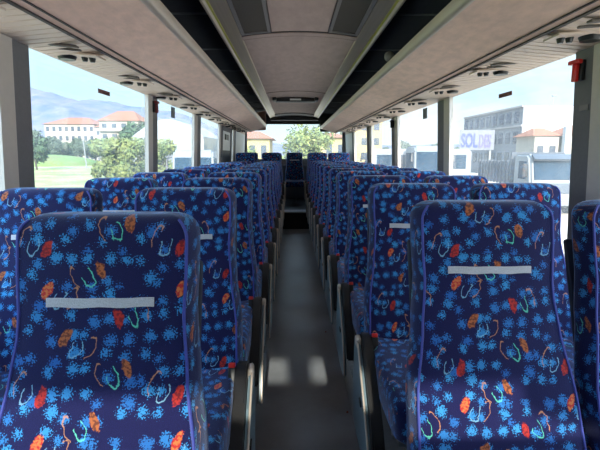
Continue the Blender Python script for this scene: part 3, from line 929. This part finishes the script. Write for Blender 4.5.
for i, px in enumerate((107, 118, 132, 143, 165)):
    Y = 42 + (i % 2) * 6
    plant('yellow', (px - 292) / 450 * Y, Y, .95 + .08 * (i % 2), 'yellow green shrub in the row standing in front of the apartment houses', GY, 'shrub')
plant('tall', .85, 32, .58, 'large pale leafy tree behind the rear window, in the middle', None)
plant('tall', -4.4, 44, .42, 'pale leafy tree at the left of the rear window', None)
for i, px in enumerate((382, 396, 405, 418, 430, 442, 456, 464)):
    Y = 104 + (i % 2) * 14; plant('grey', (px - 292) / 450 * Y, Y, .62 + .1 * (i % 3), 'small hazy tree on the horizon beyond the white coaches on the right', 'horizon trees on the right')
# lamp post
t = thing('street_lamp', 'thin pale lamp post beside the pale path, left window', 'street lamp', (-40.0, 89, GZ))
bm = bmesh.new(); tube(bm, [(0, 0, 0), (-.15, 0, 3), (-.35, 0, 5.9)], [.14, .11, .08], 8); to_obj('pole', bm, M['paintw'], t, smooth=True)
bm = bmesh.new(); box(bm, -.9, -.2, -.12, .12, 5.85, 5.98, .04); to_obj('lamp_head', bm, M['plasterg'], t)

def wing(t, x0, x1, y0, y1, zt, rise, wall, roof, ncol, nrow, zlo, hip=True, faces=('front', 'side'), balc=False, over=.6):
    """block with hipped roof plus windows on the -y face and the side facing the bus"""
    bm = bmesh.new(); box(bm, x0, x1, y0, y1, GZ, zt); w = to_obj('walls', bm, wall, t)
    if roof:
        bm = bmesh.new(); xm0, xm1 = x0 + (x1 - x0) * .28, x1 - (x1 - x0) * .28; ym = (y0 + y1) / 2
        b = [bm.verts.new(p) for p in ((x0 - over, y0 - over, zt), (x1 + over, y0 - over, zt), (x1 + over, y1 + over, zt), (x0 - over, y1 + over, zt))]
        r = [bm.verts.new((xm0, ym, zt + rise)), bm.verts.new((xm1, ym, zt + rise))]
        bm.faces.new(b[::-1]); bm.faces.new((b[0], b[1], r[1], r[0])); bm.faces.new((b[1], b[2], r[1])); bm.faces.new((b[2], b[3], r[0], r[1])); bm.faces.new((b[3], b[0], r[0]))
        to_obj('roof', bm, roof, t)
    dz = (zt - zlo) / nrow
    for r_ in range(nrow):
        z = zlo + dz * r_
        if 'front' in faces:
            dx = (x1 - x0) / ncol
            for c in range(ncol):
                bm = bmesh.new(); xc = x0 + dx * (c + .5)
                box(bm, xc - dx * .25, xc + dx * .25, y0 - .05, y0 + .1, z + dz * .25, z + dz * .75)
                to_obj('window', bm, M['pane'], t)
            if balc:
                bm = bmesh.new(); box(bm, x0 - .2, x1 + .2, y0 - 1.2, y0, z, z + dz * .3); to_obj('balcony', bm, wall, t)
        if 'side' in faces:
            sx = x1 if x1 < 0 else x0
            ncy = max(2, int((y1 - y0) / 4))
            for c in range(ncy):
                yc = y0 + (y1 - y0) * (c + .5) / ncy
                bm = bmesh.new(); box(bm, sx - .06, sx + .06, yc - .7, yc + .7, z + dz * .25, z + dz * .75); to_obj('window', bm, M['pane'], t)
t = thing('apartment_house', 'cream apartment house with a long orange tiled roof under the mountain', 'building', (0, 0, 0))
wing(t, -80, -64, 150, 163, 10.9, 2.6, M['plaster'], M['rooft'], 8, 4, -1, balc=False)
t = thing('apartment_house', 'cream apartment house with balconies and a higher orange roof, left window', 'building', (0, 0, 0))
wing(t, -54, -43.2, 130, 142, 10.6, 3.2, M['plaster'], M['rooft'], 4, 4, -1, balc=True)
t = thing('apartment_house', 'low orange roofed house between the two taller apartment houses', 'building', (0, 0, 0))
wing(t, -63.0, -55.6, 148, 158, 9.9, 1.6, M['plasterw'], M['rooft'], 4, 3, 0, balc=False)

# white arched hall on the left
t = thing('arched_hall', 'white arched hall roof seen through the second left window', 'building', (-16.2, 60, GZ))
bm = bmesh.new()
pr = [(-4.6, 0), (-4.6, 5.0)] + [(-4.6 + 9.2 * k / 12, 5.0 + 2.2 * math.sin(math.pi * k / 12)) for k in range(1, 12)] + [(4.6, 5.0), (4.6, 0)]
prism(bm, pr, 0, 16); to_obj('hall_body', bm, M['tent'], t)
bm = bmesh.new(); box(bm, -3.4, 3.4, -.08, .05, 0, 3.0); to_obj('hall_opening', bm, M['plasterg'], t)

def wheel(parent, x, y, r=.5, ax='x'):
    bm = bmesh.new(); disc(bm, (x, y, r), r, .28, ax, 20); w = to_obj('wheel', bm, M['tyre'], parent, smooth=True)
    bm = bmesh.new(); disc(bm, (x, y, r), r * .5, .31, ax, 12); to_obj('hub', bm, M['steel'], w)

def coach(label, x, y, rz, h=3.2, w=2.4, L_=9):
    """front faces -y in its own frame"""
    t = thing('parked_coach', label, 'coach', (x, y, GZ), rz, group='white coaches parked outside')
    bm = bmesh.new()
    prof = [(0.05, .35), (0, .9), (.08, 1.7), (.30, h - .35), (.55, h - .08), (.9, h), (L_ - .3, h), (L_, h - .25), (L_, .35)]
    prism(bm, prof, -w / 2, w / 2, axis='x')
    es = [e for e in bm.edges if abs(e.verts[0].co.x - e.verts[1].co.x) < 1e-5]
    bmesh.ops.bevel(bm, geom=es, offset=.12, segments=3, affect='EDGES'); to_obj('body', bm, M['paintw'], t, smooth=True)
    bm = bmesh.new(); prism(bm, [(-.03, 1.3), (.045, 1.75), (.27, h - .42), (.36, h - .42), (.14, 1.3)], -w / 2 + .12, w / 2 - .12, axis='x'); to_obj('windscreen', bm, M['blueglass'], t)
    for s_ in (-1, 1):
        bm = bmesh.new(); x_ = s_ * w / 2
        box(bm, x_ - .02, x_ + .02, .8, L_ - .5, 1.45, h - .5, .0); to_obj('side_glazing', bm, M['blueglass'], t)
        bm = bmesh.new(); box(bm, s_ * (w / 2 - .15) - .14, s_ * (w / 2 - .15) + .14, -.04, .06, .65, .82, .02); to_obj('headlight', bm, M['lip'], t)
        bm = bmesh.new(); tube(bm, [(x_, .15, h - .4), (x_ + s_ * .25, -.15, h - .5), (x_ + s_ * .25, -.15, h - 1.1)], [.03, .03, .09], 6); to_obj('mirror', bm, M['black'], t)
        for yy in (1.9, L_ - 2.2): wheel(t, s_ * (w / 2 - .14), yy)
    bm = bmesh.new(); box(bm, -w / 2 + .1, w / 2 - .1, .0, .1, .38, .5); to_obj('bumper', bm, M['plasterg'], t)
coach('white minibus with a pale blue windscreen parked behind the second left window', -5.5, 25, .12, 2.95, 2.2, 6)
coach('white coach front with a blue windscreen behind the second right window', 9.7, 31.5, -.15, 3.3, 2.3, 7)
coach('long white coach seen from the side behind the third right window', 6.4, 40, R(-90), 3.15, 2.4, 9)

# right side: white building with its shaded side coloured grey, orange roofed low building, yellow house
t = thing('warehouse', 'tall building with a grey window wall and a blank white end', 'building', (0, 0, 0))
bm = bmesh.new(); box(bm, 26.8, 42, 53, 71, GZ, 6.9); to_obj('walls', bm, M['plasterw'], t)
bm = bmesh.new(); box(bm, 26.7, 26.8, 53, 71, GZ, 6.9); to_obj('grey_wall', bm, M['plasterg'], t)  # shade of the side turned from the sun, put in as a grey skin
bm = bmesh.new(); box(bm, 26.55, 26.7, 53, 71, 4.6, 4.8); box(bm, 26.55, 26.7, 53, 71, 6.8, 7.0); to_obj('cornice', bm, M['frame'], t)
for r_ in range(3):
    for c in range(9):
        bm = bmesh.new(); y = 53.8 + c * 1.95; z = (5.1, 2.7, .3)[r_]
        box(bm, 26.62, 26.72, y, y + 1.1, z, z + 1.3); to_obj('window', bm, M['pane'], t)
t = thing('low_shop', 'low cream building with orange tiled roofs behind the truck', 'building', (0, 0, 0))
wing(t, 22.7, 25.0, 42.5, 46, 3.1, .8, M['plaster'], M['rooft'], 2, 1, -.6, faces=('front',), over=.3)
wing(t, 25.6, 30.0, 42, 46.5, 3.2, .95, M['plaster'], M['rooft'], 3, 1, -.6, faces=('front',), over=.3)
for x in (25.3,):
    bm = bmesh.new(); box(bm, x - .25, x + .25, 41.6, 42.1, GZ, 3.9); to_obj('pier', bm, M['plasterw'], t)
t = thing('yellow_house', 'bright yellow house behind the far right windows', 'building', (0, 0, 0))
wing(t, 8.3, 13.8, 70, 80, 6.6, 0, M['plastery'], None, 3, 3, 0, faces=('front',))
t = thing('pale_house', 'pale yellow building beyond the tree, left part of the rear window', 'building', (0, 0, 0))
wing(t, -9.0, -3.0, 60, 70, 3.4, 1.2, M['plastery'], M['rooft'], 4, 1, 0, faces=('front',))
t = thing('pale_house', 'pale building beyond the tree, right part of the rear window', 'building', (0, 0, 0))
wing(t, 2.6, 7.4, 62, 70, 3.6, .8, M['plastery'], M['rooft'], 3, 1, 0, faces=('front',))

# sign
def text_mesh(txt, size, m, parent, loc, name='lettering'):
    cu = bpy.data.curves.new(name, 'FONT'); cu.body = txt; cu.size = size; cu.extrude = .03; cu.offset = .045
    tmp = bpy.data.objects.new(name, cu); COL.objects.link(tmp)
    me = bpy.data.meshes.new_from_object(tmp)
    bpy.data.objects.remove(tmp)
    me.materials.clear(); me.materials.append(m)
    o = link(name, me, parent); o.location = loc; o.rotation_euler = (R(90), 0, 0)
    return o
t = thing('sale_sign', 'white SOLDES sign with blue letters on posts, right front window', 'sign', (16.5, 44, GZ), -.05)
bm = bmesh.new(); box(bm, -.3, 3.0, 0, .1, 3.1, 5.0); to_obj('board', bm, M['plasterg'], t)
o = text_mesh('SOL', 1.8, M['signblue'], t, (-.2, -.03, 3.4)); o.scale = (.5, 1, 1)
o = text_mesh('DES', 1.65, M['signpale'], t, (1.5, -.03, 3.4)); o.scale = (.42, 1, 1)
for x in (.1, 2.7):
    bm = bmesh.new(); box(bm, x - .08, x + .08, .1, .25, 0, 4.6); to_obj('post', bm, M['steel'], t)
# flood light mast
t = thing('floodlight_mast', 'thin mast with a lamp standing on the white building', 'street lamp', (29.8, 52.6, GZ))
bm = bmesh.new(); tube(bm, [(0, 0, 0), (0, 0, 9.2)], .05, 6); to_obj('pole', bm, M['paintw'], t)
bm = bmesh.new(); box(bm, -.1, .45, -.1, .1, 9.2, 9.35); to_obj('lamp_head', bm, M['plasterg'], t)

# tipper truck, facing the camera
def truck(x, y, rz):
    t = thing('tipper_truck', 'white cab truck with a dark ribbed dump body', 'truck', (x, y, GZ), rz)
    # local frame: cab front to -y, dump body behind
    bm = bmesh.new(); prism(bm, [(0, .7), (-.02, 1.55), (.22, 2.55), (.45, 2.72), (1.75, 2.72), (1.8, .7)], -1.2, 1.2, axis='x')
    es = [e for e in bm.edges if abs(e.verts[0].co.x - e.verts[1].co.x) < 1e-5]
    bmesh.ops.bevel(bm, geom=es, offset=.09, segments=3, affect='EDGES'); cab = to_obj('cab', bm, M['paintw'], t, smooth=True)
    bm = bmesh.new(); prism(bm, [(-.05, 1.6), (.17, 2.48), (.26, 2.48), (.06, 1.6)], -1.02, 1.02, axis='x'); to_obj('windscreen', bm, M['blueglass'], cab)
    bm = bmesh.new(); prism(bm, [(-.12, 2.5), (.2, 2.72), (.26, 2.66), (-.04, 2.42)], -1.1, 1.1, axis='x'); to_obj('sun_visor', bm, M['paintb'], cab)
    for s_ in (-1, 1):
        bm = bmesh.new(); box(bm, s_ * 1.2 - .02, s_ * 1.2 + .02, .45, 1.2, 1.6, 2.4, .0); to_obj('side_window', bm, M['blueglass'], cab)
        bm = bmesh.new(); box(bm, s_ * .95 - .17, s_ * .95 + .17, -.08, .02, .8, 1.0, .02); to_obj('headlight', bm, M['lip'], cab)
        bm = bmesh.new(); box(bm, s_ * 1.38 - .1, s_ * 1.38 + .1, .1, .2, 1.7, 2.3, .03); to_obj('mirror', bm, M['black'], cab)
    bm = bmesh.new(); box(bm, -.8, .8, -.06, .0, 1.0, 1.45, .02); to_obj('radiator_grille', bm, M['paintb'], cab)
    bm = bmesh.new(); box(bm, -1.2, 1.2, -.12, .1, .45, .78, .04); to_obj('bumper', bm, M['plasterg'], t)
    bm = bmesh.new(); box(bm, -.5, .5, .2, 7.0, .6, .9); to_obj('chassis', bm, M['tyre'], t)
    bm = bmesh.new(); box(bm, -1.22, 1.22, 2.1, 6.6, 1.3, 2.35)
    for s_ in (-1, 1):
        for k in range(10):
            y_ = 2.2 + k * .46; box(bm, s_ * 1.24 - .05, s_ * 1.24 + .05, y_, y_ + .12, 1.25, 2.4)
    box(bm, -1.24, 1.24, 2.0, 2.15, 1.15, 2.8)
    to_obj('dump_body', bm, M['paintb'], t)
    for yy in (.95, 5.0, 6.2):
        for s_ in (-1, 1): wheel(t, s_ * 1.05, yy, .5)
truck(11.6, 19.6, R(-4))

# ------------------------------------------------------------------ sky, sun, camera
w = bpy.data.worlds.new('sky'); S.world = w; w.use_nodes = True
nt = w.node_tree; N = nt.nodes; L = nt.links
bg = N['Background']
tc = N.new('ShaderNodeTexCoord'); sx = N.new('ShaderNodeSeparateXYZ'); L.new(tc.outputs['Generated'], sx.inputs[0])
cr = N.new('ShaderNodeValToRGB'); L.new(sx.outputs[2], cr.inputs[0])
el = cr.color_ramp.elements
el[0].position = 0.0; el[0].color = (.60, .74, .80, 1); el[1].position = .55; el[1].color = (.42, .66, .95, 1)
e = el.new(.12); e.color = (.44, .66, .78, 1)
no = N.new('ShaderNodeTexNoise'); no.inputs['Scale'].default_value = 2.2; no.inputs['Detail'].default_value = 7; no.inputs['Roughness'].default_value = .62
mp = N.new('ShaderNodeMapping'); mp.inputs['Scale'].default_value = (1, 1, 3.2); mp.inputs['Location'].default_value = (.3, .2, 0)
L.new(tc.outputs['Generated'], mp.inputs[0]); L.new(mp.outputs[0], no.inputs['Vector'])
# more cloud to the right and behind the coach
ad = N.new('ShaderNodeMath'); ad.operation = 'MULTIPLY_ADD'; ad.inputs[1].default_value = .16; L.new(sx.outputs[0], ad.inputs[0]); L.new(no.outputs['Fac'], ad.inputs[2])
mr = N.new('ShaderNodeMapRange'); mr.inputs[1].default_value = .50; mr.inputs[2].default_value = .66; L.new(ad.outputs[0], mr.inputs[0])
mx = N.new('ShaderNodeMix'); mx.data_type = 'RGBA'; L.new(mr.outputs[0], mx.inputs[0]); L.new(cr.outputs[0], mx.inputs[6]); mx.inputs[7].default_value = (.62, .68, .70, 1)
# overhead sky brightened out of view to light the interior and a wide glow round the sun
up = N.new('ShaderNodeMapRange'); up.interpolation_type = 'SMOOTHSTEP'; up.inputs[1].default_value = .30; up.inputs[2].default_value = .75; up.inputs[3].default_value = 1.0; up.inputs[4].default_value = 3.2
L.new(sx.outputs[2], up.inputs[0])
dt = N.new('ShaderNodeVectorMath'); dt.operation = 'DOT_PRODUCT'; dt.inputs[1].default_value = Vector((.1, -1, .5)).normalized(); L.new(tc.outputs['Generated'], dt.inputs[0])
gw = N.new('ShaderNodeMapRange'); gw.interpolation_type = 'SMOOTHSTEP'; gw.inputs[1].default_value = .2; gw.inputs[2].default_value = 1; gw.inputs[3].default_value = 0; gw.inputs[4].default_value = 3.0
L.new(dt.outputs['Value'], gw.inputs[0])
ss = N.new('ShaderNodeMath'); ss.operation = 'ADD'; L.new(up.outputs[0], ss.inputs[0]); L.new(gw.outputs[0], ss.inputs[1])
L.new(mx.outputs[2], bg.inputs[0]); L.new(ss.outputs[0], bg.inputs[1])

sl = bpy.data.lights.new('sun', 'SUN'); sl.energy = 8.0; sl.angle = R(.9); sl.color = (1, .95, .86)
so = bpy.data.objects.new('sun', sl); COL.objects.link(so)
d = Vector((.03, -1, math.tan(R(24.0)))).normalized()   # towards the sun
so.rotation_euler = d.to_track_quat('Z', 'Y').to_euler()
so.location = (0, -5, 6)

cd = bpy.data.cameras.new('camera'); cam = bpy.data.objects.new('camera', cd); COL.objects.link(cam)
cd.sensor_width = 36; cd.lens = 450 / 600 * 36; cd.clip_start = .02; cd.clip_end = 4000
cam.location = (-.06, 0, 1.42)
cam.rotation_euler = (R(90 - 8.97), 0, -R(1.02))
S.camera = cam
S.view_settings.view_transform = 'Standard'; S.view_settings.look = 'None'; S.view_settings.gamma = 1; S.view_settings.use_curve_mapping = False
S.view_settings.exposure = 0.74
S.cycles.max_bounces = 10; S.cycles.diffuse_bounces = 6; S.cycles.transparent_max_bounces = 24
S.cycles.use_denoising = True
S.cycles.sample_clamp_indirect = 8
